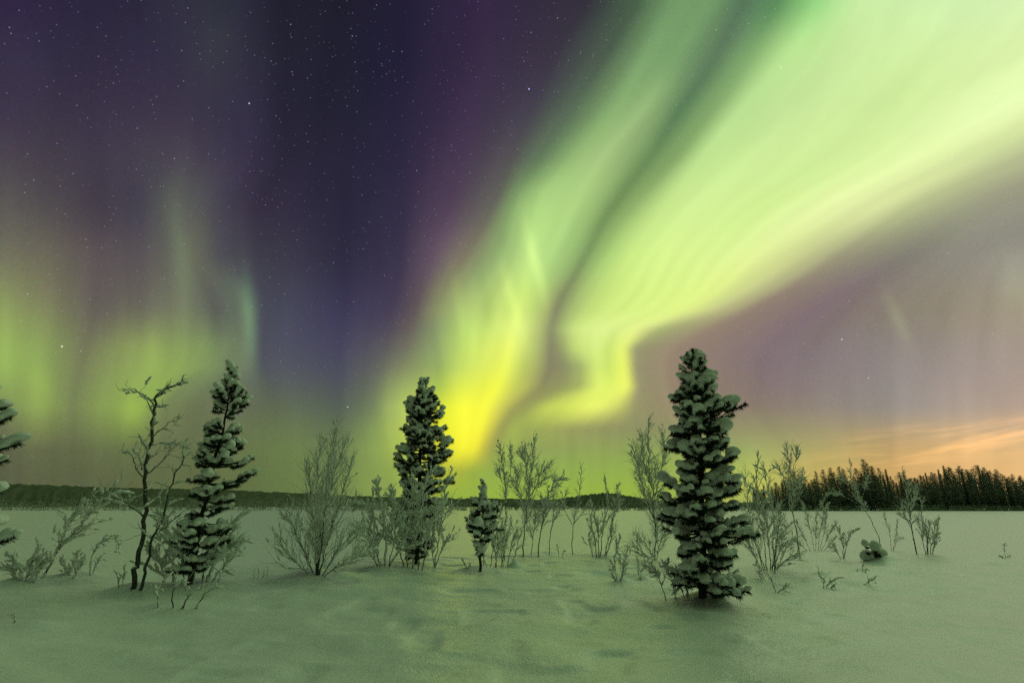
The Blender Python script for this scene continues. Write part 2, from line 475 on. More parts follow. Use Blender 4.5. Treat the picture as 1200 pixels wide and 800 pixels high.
def tube(mb, P, rad, sides=5):
    P = np.asarray(P, float); n = len(P)
    Tn = np.gradient(P, axis=0)
    Tn /= (np.linalg.norm(Tn, axis=1)[:, None] + 1e-12)
    ref = np.array([1., 0, 0]) if abs(Tn[0][0]) < .8 else np.array([0, 1., 0])
    A = nrm(np.cross(Tn[0], ref))
    ang = np.arange(sides) * 2 * math.pi / sides
    vs_ = []
    for i in range(n):
        A = nrm(A - Tn[i] * np.dot(A, Tn[i])); B = np.cross(Tn[i], A)
        vs_.append(P[i] + rad[i] * (np.cos(ang)[:, None] * A + np.sin(ang)[:, None] * B))
    vs_.append(P[-1][None] + Tn[-1] * rad[-1]); vs_.append(P[0][None])
    F = []
    for i in range(n - 1):
        for k in range(sides):
            k2 = (k + 1) % sides
            F.append((i * sides + k, i * sides + k2, (i + 1) * sides + k2, (i + 1) * sides + k))
    e = n * sides
    for k in range(sides):
        k2 = (k + 1) % sides
        F.append(((n - 1) * sides + k, (n - 1) * sides + k2, e)); F.append((k2, k, e + 1))
    mb.add(np.concatenate(vs_), F)


def blob(mb, c, axis, la, lb, lc, rng, ic=ICO1, rough=.16):
    """a lump of snow: ellipsoid, la along axis, lb across, lc upward"""
    V, F = ic
    ax = nrm(axis)
    side = np.cross(ax, (0, 0, 1.)); side = nrm(side) if np.linalg.norm(side) > .1 else np.array([1., 0, 0])
    up = np.cross(side, ax)
    ph = rng.uniform(0, 6.28, 3)
    k = 1 + rough * (np.sin(V[:, 0] * 2.7 + ph[0]) + np.sin(V[:, 1] * 3.1 + ph[1]) + .7 * np.sin(V[:, 2] * 3.7 + ph[2])) / 1.6
    W = V * k[:, None]
    W[:, 2] = np.where(W[:, 2] < 0, W[:, 2] * .52, W[:, 2])
    mb.add(np.asarray(c) + W[:, :1] * la * ax + W[:, 1:2] * lb * side + W[:, 2:3] * lc * up, F)


def spline(P, n):
    """Catmull-Rom through the points, n samples"""
    P = np.asarray(P, float)
    if len(P) == 2:
        t = np.linspace(0, 1, n)[:, None]
        return P[0] * (1 - t) + P[1] * t
    Q = np.vstack([2 * P[0] - P[1], P, 2 * P[-1] - P[-2]])
    out = []
    for s in np.linspace(0, len(P) - 1 - 1e-9, n):
        i = int(s); t = s - i
        a, b, c, d = Q[i:i + 4]
        out.append(.5 * (2 * b + (c - a) * t + (2 * a - 5 * b + 4 * c - d) * t * t + (-a + 3 * b - 3 * c + d) * t**3))
    return np.array(out)


def vnoise(x, y, seed=0):
    xi = np.floor(x).astype(np.int64); yi = np.floor(y).astype(np.int64)
    fx = x - xi; fy = y - yi
    fx = fx * fx * fx * (fx * (fx * 6 - 15) + 10); fy = fy * fy * fy * (fy * (fy * 6 - 15) + 10)

    def h(a, b):
        n = (a * 374761393 + b * 668265263 + seed * 1442695041) & 0xFFFFFFFF
        n = ((n ^ (n >> 13)) * 1274126177) & 0xFFFFFFFF
        n = ((n ^ (n >> 16)) * 2246822519) & 0xFFFFFFFF
        return ((n ^ (n >> 15)) & 0xFFFF) / 65535.0 - .5
    a, b, c, d = h(xi, yi), h(xi + 1, yi), h(xi, yi + 1), h(xi + 1, yi + 1)
    return (a * (1 - fx) + b * fx) * (1 - fy) + (c * (1 - fx) + d * fx) * fy


def sstep(a, b, x):
    t = np.clip((x - a) / (b - a), 0, 1)
    return t * t * (3 - 2 * t)


# ------------------------------------------------------------------ ground
LAKE_Z = -1.30
_cx = [-1.4, -.9, -.75, -.45, -.27, 0.0, .15, .30, .45, .6, .9, 1.4]
_cy = [12.0, 13.0, 13.4, 15.6, 17.2, 18.8, 19.4, 20.2, 19.5, 17.5, 15.0, 13.5]
_sl = [9, 9, 9, 9, 9, 9.5, 10, 11, 14, 19, 23, 25]
HEAPS = []


def ground_z(x, y, heaps=True):
    x = np.asarray(x, float); y = np.asarray(y, float)
    uu = x / np.maximum(y, 4.0)
    yc = np.interp(uu, _cx, _cy); sl = np.interp(uu, _cx, _sl)
    k = sstep(yc, yc + sl, y)
    back = sstep(10, -40, y)
    near = 1 - k
    z = LAKE_Z * k
    z = z + near * (.16 * vnoise(x * .16, y * .16, 1) + .10 * vnoise(x * .42 + 3, y * .42, 2) + .075 * vnoise(x * .95, y * 1.3, 3)
                    + .036 * vnoise(x * 2.3 + y * .6, y * 2.6, 4) + .012 * vnoise(x * 6 + y, y * 7, 5))
    # wind ripples lying across the right of the bank
    z = z + near * .035 * sstep(.05, .5, uu) * vnoise(x * .7 + y * .25, y * 2.2 - x * .5, 6)
    # shallow animal dents
    dn = vnoise(x * 1.9 + 7, y * 1.5, 8)
    z = z - near * .042 * sstep(.17, .34, dn) * sstep(.9, .2, np.abs(uu + .02))
    z = z + k * (.05 * vnoise(x * .08, y * .05, 9) + .03 * vnoise(x * .3, y * .18, 10))
    z = z + back * 1.2
    if heaps:
        for hx, hy, r, h in HEAPS:
            z = z + h * np.exp(-((x - hx)**2 + (y - hy)**2) / (r * r))
    return z


def on_ground(px, py):
    """the point of the snow seen at that place of the photograph"""
    uu, vv = u_of(px, py), v_of(py)
    D = np.linspace(3, 60, 6000)
    z = CAM_Z + vv * D
    gz = ground_z(uu * D, D)
    i = np.argmax(z <= gz)
    if z[i] > gz[i]:
        i = len(D) - 1
    return np.array([uu * D[i], D[i], gz[i]])


def at(px, py, D):
    return np.array([u_of(px, py) * D, D, CAM_Z + v_of(py) * D])


HEAP_PX = [(1165, 663, .30, .10), (603, 664, .16, .16), (40, 733, .30, .07), (965, 673, .22, .08), (915, 664, .20, .12), (730, 682, .22, .10), (755, 680, .2, .10),
           (950, 680, .28, .07), (1010, 684, .35, .06), (830, 704, .45, .10), (800, 694, .35, .09), (200, 712, .5, .06), (895, 682, .3, .06), (1035, 656, .4, .10),
           (90, 676, .4, .10), (30, 682, .5, .10), (372, 676, .7, .12), (455, 668, .7, .10), (560, 671, .6, .10), (1085, 651, .5, .06), (990, 655, .35, .08),
           (640, 652, .6, .06), (708, 654, .6, .10), (905, 668, .6, .08), (160, 691, .45, .08), (232, 684, .6, .08), (1010, 668, .2, .07)]
HEAPS = [(*on_ground(a, b)[:2], r, h * (1.6 if r >= .4 else 1.1)) for a, b, r, h in HEAP_PX]


def thing(name, label, cat, loc, group=None):
    o = bpy.data.objects.new(name, None); o.empty_display_size = .2
    COL.objects.link(o); o.location = tuple(loc)
    o['label'] = label; o['category'] = cat
    if group:
        o['group'] = group
    return o


def build_ground():
    n = 900
    t = np.linspace(-1, 1, n)
    k = 7.2
    X = np.sinh(t * k) / math.sinh(k) * 6000
    s = np.linspace(0, 1, n)
    Yf = np.concatenate([-np.geomspace(1, 800, 80)[::-1], np.linspace(-.9, 30, 640), 30 + np.geomspace(.06, 9000, 240)])
    # sideways: dense to 20 m
    Xp = np.concatenate([np.linspace(0, 22, 330), 22 + np.geomspace(.1, 6000, 130)])
    X = np.concatenate([-Xp[:0:-1], Xp])
    xx, yy = np.meshgrid(X, Yf)
    zz = ground_z(xx, yy)
    nx, ny = len(X), len(Yf)
    V = np.stack([xx, yy, zz], -1).reshape(-1, 3)
    i = np.arange(nx * ny).reshape(ny, nx)
    F = np.stack([i[:-1, :-1], i[:-1, 1:], i[1:, 1:], i[1:, :-1]], -1).reshape(-1, 4)
    me = bpy.data.meshes.new('snow_ground')
    me.vertices.add(len(V)); me.vertices.foreach_set('co', V.ravel())
    me.loops.add(F.size); me.loops.foreach_set('vertex_index', F.ravel().astype(np.int32))
    me.polygons.add(len(F)); me.polygons.foreach_set('loop_start', np.arange(0, F.size, 4, dtype=np.int32))
    me.polygons.foreach_set('use_smooth', np.ones(len(F), bool))
    me.update(); me.validate()
    me.materials.append(M_GROUND)
    o = bpy.data.objects.new('snow_ground', me); COL.objects.link(o)
    o['kind'] = 'structure'


build_ground()

# ------------------------------------------------------------------ far hills


def hill(name, px, D0, D1, seed, jag):
    """a ridge whose crest passes the given places (column, row) at distance D1; its foot is at D0"""
    n = 420
    xs = np.linspace(px[0][0], px[-1][0], n)
    crest = np.array([pchip([p[0] for p in px], [p[1] for p in px], x) for x in xs])
    V = []; m = 14
    rng = np.random.default_rng(seed)
    for i in range(n):
        u = u_of(xs[i], 590)
        zc = CAM_Z + v_of(crest[i]) * D1
        for j in range(m):
            t = j / (m - 1)
            if t <= .75:
                s = t / .75
                D = D0 + (D1 - D0) * s
                z = LAKE_Z - .5 + (zc - LAKE_Z) * (s ** 1.3)
            else:
                s = (t - .75) / .25
                D = D1 + (D1 - D0) * .5 * s
                z = LAKE_Z - .5 + (zc - LAKE_Z) * (1 - s * s)
            z += jag * (rng.random() - .5) * (1 if 0 < j else 0)
            V.append((u * D, D, z))
    F = [(i * m + j, (i + 1) * m + j, (i + 1) * m + j + 1, i * m + j + 1) for i in range(n - 1) for j in range(m - 1)]
    b = MB(); b.add(V, F)
    o = b.build(name, M_HILL); o['kind'] = 'structure'


hill('hills', [(-700, 572), (-300, 567), (0, 566), (120, 570), (250, 573), (350, 577), (430, 581), (520, 583), (600, 584), (700, 587), (820, 589)], 420, 1900, 1, 5)
hill('hill', [(560, 593), (640, 586), (680, 580), (712, 577), (745, 582), (775, 586), (860, 588), (1000, 589)], 300, 1150, 2, 4)


# ------------------------------------------------------------------ far forest on the right shore
def forest_pine(seed):
    rng = np.random.default_rng(seed)
    H = rng.uniform(13, 17)
    tr = MB(); cr = MB()
    tube(tr, [(0, 0, -.5), (0.1, 0, H * .5), (0, 0, H * .95)], [.2, .15, .05], 6)
    z0 = H * rng.uniform(.03, .12)
    wide = rng.uniform(1.9, 3.1)
    spruce = rng.random() < .25
    nl = 34
    for i in range(nl):
        t = i / (nl - 1)
        z = z0 + (H - z0) * t
        if spruce:
            w = wide * .85 * (1 - t) ** .9 * rng.uniform(.75, 1.2) + .04
        else:
            w = wide * (max(0.0, 1 - (abs(t - .40) / .62) ** 2.2)) ** .6 * rng.uniform(.8, 1.15) + .12
        nb = 8
        for k in range(nb):
            a = rng.uniform(0, 6.28); L = w * rng.uniform(.45, 1.15)
            dr = np.array([math.cos(a), math.sin(a), rng.uniform(-.35, .15)])
            sd = np.array([-math.sin(a), math.cos(a), 0])
            b0 = np.array([0, 0, z])
            for _ in range(9):
                c = b0 + dr * L * rng.uniform(.25, 1.0) + rng.normal(0, .16, 3)
                r = rng.uniform(.16, .38) * (1 - .55 * t)
                p = nrm(rng.normal(0, 1, 3)); q = nrm(np.cross(p, rng.normal(0, 1, 3)))
                cr.add([c + p * r, c + q * r * .6, c - p * r, c - q * r * .5], [(0, 1, 2, 3)])
    return tr, cr


def build_forest():
    protos = []
    for s in range(9):
        tr, cr = forest_pine(100 + s)
        protos.append((tr, cr))
    meshes = []
    rng = random.Random(5)
    lab = 'dark snow-dusted conifer in the far treeline on the right shore of the frozen lake'
    objs = []
    spots = []
    for x in np.arange(885, 1300, 5.0):
        k = np.clip((x - 885) / 60, 0, 1)
        spots.append((x + rng.uniform(-2.5, 2.5), 236 + rng.uniform(-3, 4),   .50 + .38 * k))
        spots.append((x + rng.uniform(-2.5, 2.5), 246 + rng.uniform(-3, 5), .54 + .42 * k))
        if rng.random() < .95:
            spots.append((x + rng.uniform(-3, 3), 258 + rng.uniform(-3, 5), .55 + .50 * k))
    first = {}
    for i, (x, D, s) in enumerate(spots):
        p = rng.randrange(9)
        sc = s * rng.uniform(.74, 1.14)
        sc *= 1 + .10 * math.sin(x * .045) + .05 * math.sin(x * .13)
        loc = (u_of(x, 597) * D, D, LAKE_Z + .1)
        t = thing('forest_conifer', lab, 'tree', loc, 'conifers of the far right treeline')
        t.rotation_euler = (0, 0, rng.uniform(0, 6.28)); t.scale = (sc * rng.uniform(.9, 1.2), sc * rng.uniform(.9, 1.2), sc)
        if p not in first:
            tr, cr = protos[p]
            a = tr.build('trunk', M_FARTRUNK); b = cr.build('crown', M_FARNEEDLE, smooth=False)
            first[p] = (a, b)
        else:
            a, b = (o.copy() for o in first[p])
            COL.objects.link(a); COL.objects.link(b)
        a.parent = t; b.parent = t


build_forest()


def build_shore():
    """the frosted thicket along the far shore: a belt of small trees that reads as one mass"""
    rng = np.random.default_rng(11)
    b = MB()
    for i in range(2300):
        x = rng.uniform(-260, 1330)
        D = rng.uniform(226, 262) if x < 900 else rng.uniform(226, 233)
        u = u_of(x, 597)
        h = rng.uniform(1.4, 4.6) * (1.2 if x < 480 else .8 if x < 900 else .6)
        if 480 < x < 690 and rng.random() < .35:
            continue
        base = np.array([u * D, D, LAKE_Z - .1])
        w = h * rng.uniform(.22, .42)
        for _ in range(24):
            c = base + np.array([rng.normal(0, w * .6), rng.normal(0, w * .6), h * rng.uniform(.1, 1)])
            r = rng.uniform(.12, .32)
            p = nrm(rng.normal(0, 1, 3) * (1, 1, 1.6)); q = nrm(np.cross(p, rng.normal(0, 1, 3)))
            b.add([c + p * r, c + q * r * .5, c - p * r, c - q * r * .5], [(0, 1, 2, 3)])
    o = b.build('shore_thicket', M_SHORE, smooth=False)
    o['kind'] = 'stuff'; o['label'] = 'belt of small frosted trees along the far lake shore below the hills'; o['category'] = 'thicket'


build_shore()


# ------------------------------------------------------------------ snow-laden pines
def pine_shoot(P, rng, crown, snow, size, load):
    """one needle-covered shoot along points P with its load of snow"""
    P = np.asarray(P)
    n = len(P)
    tube(crown, P, np.linspace(.012, .005, n), 4)
    L = np.linalg.norm(P[-1] - P[0])
    cnt = int(70 + 280 * L)
    V = []; F = []
    for i in range(cnt):
        t = rng.uniform(.05, 1.0) * (n - 1)
        k = min(int(t), n - 2); c = P[k] + (P[k + 1] - P[k]) * (t - k)
        ax = nrm(P[k + 1] - P[k])
        rd = nrm(np.cross(ax, rng.normal(0, 1, 3)))
        d = nrm(ax * rng.uniform(.4, 1.0) + rd + np.array([0, 0, -.45]))
        l = rng.uniform(.055, .105) * size
        w = nrm(np.cross(d, rng.normal(0, 1, 3))) * .0065 * size
        j = len(V)
        V += [c + w, c - w, c + d * l]
        F.append((j, j + 1, j + 2))
    crown.add(V, F)
    if load > .05 and rng.random() < .84:
        m = max(2, int(L / .10 + .5))
        r0 = size * load * rng.uniform(.070, .130)
        for i in range(m):
            t = (i + rng.uniform(.2, 1.0)) / m
            t = .12 + .9 * t
            t = min(t, 1.0) * (n - 1)
            k = min(int(t), n - 2); c = P[k] + (P[k + 1] - P[k]) * (t - k)
            ax = P[k + 1] - P[k]
            r = r0 * rng.uniform(.68, 1.15) * (.75 if i == 0 else 1)
            blob(snow, c + np.array([rng.normal(0, .012), rng.normal(0, .012), r * .62]), ax, r * rng.uniform(1.0, 1.3), r * rng.uniform(.85, 1.1), r * rng.uniform(.82, 1.1), rng, ICO2, .16)


def pine(label, base, axis_px, D, prof, seed, size=1.0, load=1.0, spacing=.2, nb=(4, 6), z_first=.10, trunk_r=.065, name='snowy_pine', extra=None, gap=()):
    """prof: (height fraction, half width left in m, half width right in m)"""
    rng = np.random.default_rng(seed)
    t0 = thing(name, label, 'pine tree', base, 'snow-laden pines on the bank')
    ax = np.array([at(x, y, D) for x, y in axis_px]); ax[0] = base - np.array([0, 0, .15])
    ax = spline(ax, 24)
    ax[3:-1, 0] += rng.normal(0, .008, 20); ax[3:-1, 1] += rng.normal(0, .012, 20)
    H = ax[-1][2] - base[2]
    tr = MB(); cr = MB(); sn = MB()
    tube(tr, ax, trunk_r * (1 - np.linspace(0, 1, 24)) ** .8 + .008, 8)

    def axis_at(f):
        z = base[2] + f * H
        return np.array([np.interp(z, ax[:, 2], ax[:, 0]), np.interp(z, ax[:, 2], ax[:, 1]), z])
    pf = [p[0] for p in prof]; pl = [p[1] for p in prof]; pr = [p[2] for p in prof]
    z = z_first * H
    while z < H * .985:
        f = z / H
        k = rng.integers(nb[0], nb[1] + 1)
        if f > .85:
            k = max(3, k - 1)
        a0 = rng.uniform(0, 6.28)
        for i in range(k):
            a = a0 + 6.283 * (i + rng.uniform(-.3, .3)) / k
            c, s = math.cos(a), math.sin(a)
            wl, wr = np.interp(f, pf, pl), np.interp(f, pf, pr)
            w = (wr if c > 0 else wl) * abs(c) + .5 * (wl + wr) * (1 - abs(c))
            L = w * rng.uniform(.45, 1.08)
            if any(g0 < f < g1 for g0, g1 in gap) and rng.random() < .8:
                continue
            if L < .05:
                L = .05
            o = axis_at(min(.99, max(.01, f + rng.uniform(-.8, .8) * spacing / H)))
            rise = np.interp(f, [0, .3, .7, 1], [-.26, -.08, .22, .9]) + rng.normal(0, .15)
            d = np.array([c, s, 0])
            tip = o + d * L + np.array([0, 0, rise * L])
            mid = o + d * L * .5 + np.array([0, 0, rise * L * .5 - .04 * L * load])
            tip2 = tip + np.array([0, 0, .10 * L])
            B = spline([o, mid, tip2], 8)
            tube(cr, B, np.linspace(.008 + .018 * L, .007, 8), 5)
            # end shoot
            i0 = 2 if L > .55 else (1 if L > .3 else 0)
            pine_shoot(B[i0 + (3 if L > .6 else 1):], rng, cr, sn, size, load * np.interp(f, [0, .5, 1], [1, 1, .75]))
            # side shoots
            ns = int(L / .2)
            for q in range(ns):
                tt = rng.uniform(.3, .92)
                p0 = B[int(tt * 7)]
                sg = 1 if q % 2 else -1
                sd = np.array([-s, c, 0]) * sg
                dd = nrm(d * rng.uniform(.5, 1) + sd * rng.uniform(.5, 1) + np.array([0, 0, rng.uniform(-.1, .25)]))
                l = rng.uniform(.16, .30) * min(1.2, .6 + L * .6) * size
                pine_shoot(spline([p0, p0 + dd * l * .6 - np.array([0, 0, .015]), p0 + dd * l + np.array([0, 0, .02])], 4), rng, cr, sn, size, load * rng.uniform(.5, .85))
        z += spacing * rng.uniform(.8, 1.2) * np.interp(f, [0, .6, 1], [1.1, 1, .7])
    # leader
    pine_shoot(np.array([ax[-5], ax[-4], ax[-3], ax[-2]]), rng, cr, sn, size * .8, load * .5)
    if extra:
        for P in extra:
            Q = spline([at(x, y, D + dz) for x, y, dz in P], 9)
            tube(cr, Q, np.linspace(.025, .008, 9), 5)
            pine_shoot(Q[2:], rng, cr, sn, size, load)
    tr.build('trunk', M_TRUNK, t0)
    cr.build('crown', M_NEEDLE, t0)
    so = sn.build('snow_load', M_SNOW, t0)
    rm = so.modifiers.new('merge', 'REMESH'); rm.mode = 'VOXEL'; rm.voxel_size = .017; rm.use_smooth_shade = True
    tx = bpy.data.textures.get('lumps') or bpy.data.textures.new('lumps', 'CLOUDS'); tx.noise_scale = .09; tx.noise_depth = 2
    dp = so.modifiers.new('lumps', 'DISPLACE'); dp.texture = tx; dp.strength = .022; dp.mid_level = .55; dp.texture_coords = 'LOCAL'
    return t0


def prof_px(rows, axis_px, D, y_base, y_top, shrink=1.0):
    """crown outline: (row, left column, right column) -> (fraction, half widths in m)"""
    out = []
    zb, zt = v_of(y_base), v_of(y_top)
    ys_ = [p[1] for p in axis_px][::-1]; xs_ = [p[0] for p in axis_px][::-1]
    for y, l, r in rows:
        xc = np.interp(y, ys_, xs_)
        k = D * (u_of(xc + 1, y) - u_of(xc, y))
        out.append(((v_of(y) - zb) / (zt - zb), max(.04, (xc - l) * k - .13 * shrink), max(.04, (r - xc) * k - .13 * shrink)))
    out.sort()
    return out


# the big pine right of the middle
b = on_ground(822, 699); D = b[1]
axis = [(822, 699), (824, 640), (822, 560), (819, 480), (815, 409)]
pine('tallest and densest snow-laden pine, standing closest on the right half of the bank', b, axis, D,
     prof_px([(690, 790, 858), (660, 782, 882), (630, 772, 886), (600, 770, 882), (570, 776, 872), (545, 790, 862), (520, 782, 868), (490, 780, 868), (465, 788, 848), (440, 790, 838), (420, 803, 830), (410, 808, 822)], axis, D, 699, 409, .7),
     21, 1.0, 1.0, .15, (6, 8), .04)
b = on_ground(489, 660); D = b[1]
axis = [(489, 660), (490, 600), (492, 540), (494, 490), (497, 447)]
pine('tall snow-laden pine left of the brightest glow with birch shrubs round its foot', b, axis, D,
     prof_px([(650, 470, 512), (620, 462, 522), (590, 460, 525), (560, 462, 533), (540, 458, 536), (525, 464, 535), (505, 470, 524), (485, 473, 520), (465, 483, 512), (450, 490, 503)], axis, D, 660, 447, .75),
     22, 1.1, 1.0, .19, (6, 8), .07, .075)
b = on_ground(222, 684); D = b[1]
axis = [(222, 684), (232, 630), (246, 560), (262, 500), (275, 428)]
pine('snow-laden pine leaning right beside the tall bare birch on the left', b, axis, D,
     prof_px([(670, 200, 245), (640, 200, 268), (610, 212, 272), (585, 228, 292), (560, 228, 300), (540, 226, 302), (520, 230, 290), (500, 236, 282), (485, 236, 296), (470, 238, 294), (455, 252, 288), (435, 268, 282)], axis, D, 684, 428, .75),
     23, .95, 1.0, .19, (5, 7), .08, .05, gap=((.68, .73),))
b = on_ground(563, 669); D = b[1]
axis = [(563, 669), (563, 640), (566, 600), (567, 566)]
pine('smallest pine in view, loaded with snow, right of the tall middle pine', b, axis, D,
     prof_px([(640, 552, 572), (625, 538, 590), (610, 530, 596), (598, 545, 588), (585, 560, 574), (570, 560, 574)], axis, D, 669, 566),
     24, .95, .95, .16, (4, 6), .2, .03)
# pine at the left edge: only the ends of a few branches reach into the picture
D = 8.2
b = np.array([u_of(-42, 640) * D, D, 0.0]); b[2] = float(ground_z(b[0], b[1]))
axis = [(-42, 735), (-40, 640), (-36, 520), (-30, 400)]
pine('pine at the left edge whose snowy branch ends reach into view', b, axis, D,
     [(0, .2, .2), (.3, .45, .30), (.6, .4, .30), (.9, .2, .15), (1, .05, .05)], 25, 1.0, 1.0, .3, (3, 4), .25, .05,
     extra=[[(-36, 505, 0), (-12, 500, -.1), (14, 488, -.15)], [(-36, 532, 0), (-10, 530, .1), (25, 519, .1)], [(-36, 470, 0), (-15, 482, 0), (6, 478, 0)], [(-38, 640, 0), (-15, 640, -.1), (17, 630, -.1)]])


# ------------------------------------------------------------------ birches, willows and twigs under rime
class Sap:
    def __init__(s, seed, prm):
        s.rng = np.random.default_rng(seed); s.p = prm
        s.stem = MB(); s.twig = MB()

    def snow_on(s, P, rad, dens):
        rng = s.rng
        for i in range(len(P) - 1):
            seg = P[i + 1] - P[i]; L = np.linalg.norm(seg)
            flat = math.sqrt(max(0.0, 1 - (seg[2] / (L + 1e-9))**2))
            if rng.random() < 1.2 * dens * (.25 + flat) * L / .12:
                r = rng.uniform(.012, .028) * s.p.get('lump', 1.0)
                c = P[i] + seg * rng.random()
                s.twig.cur = 1
                blob(s.twig, c + np.array([0, 0, rad[i] * .7 + r * .2]), seg, r * rng.uniform(1.4, 3.2), r * .8, r * rng.uniform(.7, 1.1), rng)
                s.twig.cur = 0

    def branch(s, p0, d0, L, r0, lev):
        rng = s.rng; p = s.p
        n = 6 if lev < 2 else 5
        P = [np.asarray(p0, float)]; d = nrm(d0)
        for i in range(n - 1):
            d = nrm(d + rng.normal(0, p.get('wig', .085), 3) + np.array([0, 0, p.get('up', .07)]))
            P.append(P[-1] + d * L / (n - 1))
        P = np.array(P)
        rad = np.linspace(r0, max(.0026, r0 * .42), n) * p.get('thick', 1.2)
        tube(s.twig, P, rad, 4 if lev > 1 else 5)
        s.snow_on(P, rad, p.get('snow', .3) * (.55 if lev < 2 else .22))
        if lev < p.get('levels', 2):
            s.kids(P, r0, L, lev + 1, .2)

    def kids(s, P, r0, L, lev, t0):
        rng = s.rng; p = s.p
        dens = p.get('dens', (9, 9, 9))[min(lev - 1, 2)]
        k = max(2 if lev < 3 else 1, int(L * dens * (1.85 if lev == 1 else 1.25) * rng.uniform(.8, 1.2)))
        n = len(P)
        for i in range(k):
            t = t0 + (1 - t0) * (i + rng.random()) / k
            x = t * (n - 1); j = min(int(x), n - 2)
            c = P[j] + (P[j + 1] - P[j]) * (x - j)
            ax = nrm(P[j + 1] - P[j])
            perp = nrm(np.cross(ax, rng.normal(0, 1, 3)))
            ang = R(rng.uniform(*p.get('ang', (20, 46))))
            d = ax * math.cos(ang) + perp * math.sin(ang)
            if lev == 1:
                l = p.get('len', .5) * np.interp(t, [0, .3, 1], p.get('lenprof', [1, 1, .45])) * rng.uniform(.7, 1.5)
            else:
                l = L * rng.uniform(.4, .85)
            l = max(l, .05)
            s.branch(c, d, l, max(.0068 if lev == 1 else .0046, r0 * .5 * (1 - .4 * t)), lev)

    def main(s, P, r0, kids=True, t0=None):
        rng = s.rng; p = s.p
        n = max(8, int(len(P) * 4))
        Q = spline(P, n)
        L = np.sum(np.linalg.norm(np.diff(Q, axis=0), axis=1))
        Q[1:-1] += rng.normal(0, .006 + .003 * L, (n - 2, 3)) * p.get('crook', 1)
        rad = (np.linspace(1, .25, n)) * r0
        tube(s.stem, Q, rad, 7)
        s.snow_on(Q, rad, p.get('snow', .3))
        if kids:
            s.kids(Q, r0, L, 1, p.get('t0', .25) if t0 is None else t0)


def sapling(name, cat, label, base_px, stems, seed, r=.018, group=None, mat_twig=None, sub=(), depth=.12, **prm):
    """stems: polylines of photo places giving each stem's course; every stem stands at its own depth round the foot"""
    b = on_ground(*base_px); D = b[1]
    t = thing(name, label, cat, b, group)
    s = Sap(seed, prm)
    for i, st in enumerate(stems):
        rr = r
        if isinstance(st, dict):
            rr = st.get('r', r); kids = st.get('kids', True); t0 = st.get('t0'); st = st['p']
        else:
            kids = True; t0 = None
        dd = s.rng.normal(0, depth) if i else 0.0
        lean = s.rng.normal(0, depth)
        P = []
        for j, (x, y) in enumerate(st):
            f = j / max(1, len(st) - 1)
            P.append(at(x, y, D + dd * min(1, f * 3) + lean * f))
        P = np.array(P)
        if abs(st[0][1] - base_px[1]) < 16:
            P[0][2] = min(P[0][2], float(ground_z(P[0][0], P[0][1]))) - .06
        s.main(P, rr, kids, t0)
    s.stem.build('trunk' if cat in ('birch', 'sapling') else 'stem', M_STEM, t)
    s.twig.build('crown' if cat in ('birch', 'sapling') else 'twigs', [mat_twig or M_TWIG, M_SNOW], t)
    return t


GB = 'rimed birches and willows along the bank'
GS = 'frosted shrubs along the bank'
GT = 'twigs poking through the snow'

sapling('leaning_birch', 'birch', 'thin birch bowed to the right under snow clumps at the far left', (50, 676),
        [[(50, 677), (60, 657), (78, 634), (98, 612), (116, 592), (136, 576)], {'p': [(66, 648), (74, 632), (80, 610), (95, 596)], 'r': .012}], 31, .018, GB,
        dens=(4.5, 7, 6), len=.42, up=.02, snow=1.0, lump=1.9, ang=(25, 60), lenprof=[.5, 1, .8])
sapling('shrub', 'shrub', 'low feathery shrub heaped with snow at the foot of the bowed birch, far left', (28, 680),
        [[(28, 681), (22, 664), (10, 650)], [(30, 681), (36, 662), (46, 640)], [(34, 681), (42, 664), (54, 648)], [(26, 681), (16, 670), (4, 664)], [(40, 680), (50, 664), (60, 655)]], 32, .008, GS,
        dens=(14, 10, 6), len=.20, snow=1.3, lump=1.7, t0=.1)
sapling('shrub', 'shrub', 'low snow-brushed shrub between the bowed birch and the arching sprig', (82, 675),
        [[(78, 676), (76, 664), (72, 655)], [(82, 676), (86, 662), (90, 648)], [(86, 676), (94, 664), (98, 655)]], 33, .008, GS,
        dens=(16, 10, 6), len=.18, snow=1.3, lump=1.7, t0=.1)
sapling('arching_sprig', 'shrub', 'small sprig arching over to the right under snow, left of the bare birch', (105, 674),
        [[(105, 675), (107, 655), (114, 640), (126, 632), (138, 633), (140, 648)], [(106, 675), (114, 660), (118, 652)]], 34, .009, GS,
        dens=(9, 8, 6), len=.16, snow=1.2, lump=1.5, up=-.02)
sapling('bare_birch', 'birch', 'tall crooked bare birch with dark trunk and drooping snowy top, left of leaning pine', (155, 690),
        [{'p': [(154, 691), (159, 668), (166, 640), (168, 600), (171, 560), (176, 520), (180, 490), (183, 470), (191, 459), (203, 452), (215, 449)], 'r': .05, 't0': .3},
         {'p': [(164, 690), (171, 662), (180, 628), (191, 600), (201, 572), (211, 546), (215, 520)], 'r': .03, 't0': .3},
         {'p': [(182, 480), (175, 467), (164, 460), (148, 462)], 'r': .018},
         {'p': [(168, 605), (150, 590), (135, 582), (118, 574)], 'r': .018},
         {'p': [(171, 565), (160, 548), (152, 532), (140, 528)], 'r': .015},
         {'p': [(166, 550), (163, 535), (155, 528)], 'r': .014},
         {'p': [(176, 522), (192, 520), (212, 521)], 'r': .012},
         {'p': [(178, 512), (192, 500), (206, 489), (211, 487)], 'r': .011},
         {'p': [(172, 555), (186, 545), (200, 528), (213, 517)], 'r': .013},
         {'p': [(180, 628), (196, 616), (214, 600), (232, 590)], 'r': .014}], 35, .02, GB,
        dens=(2.8, 5, 5), len=.34, snow=.55, lump=1.5, wig=.24, up=.04, ang=(30, 70), levels=2, crook=1.3)
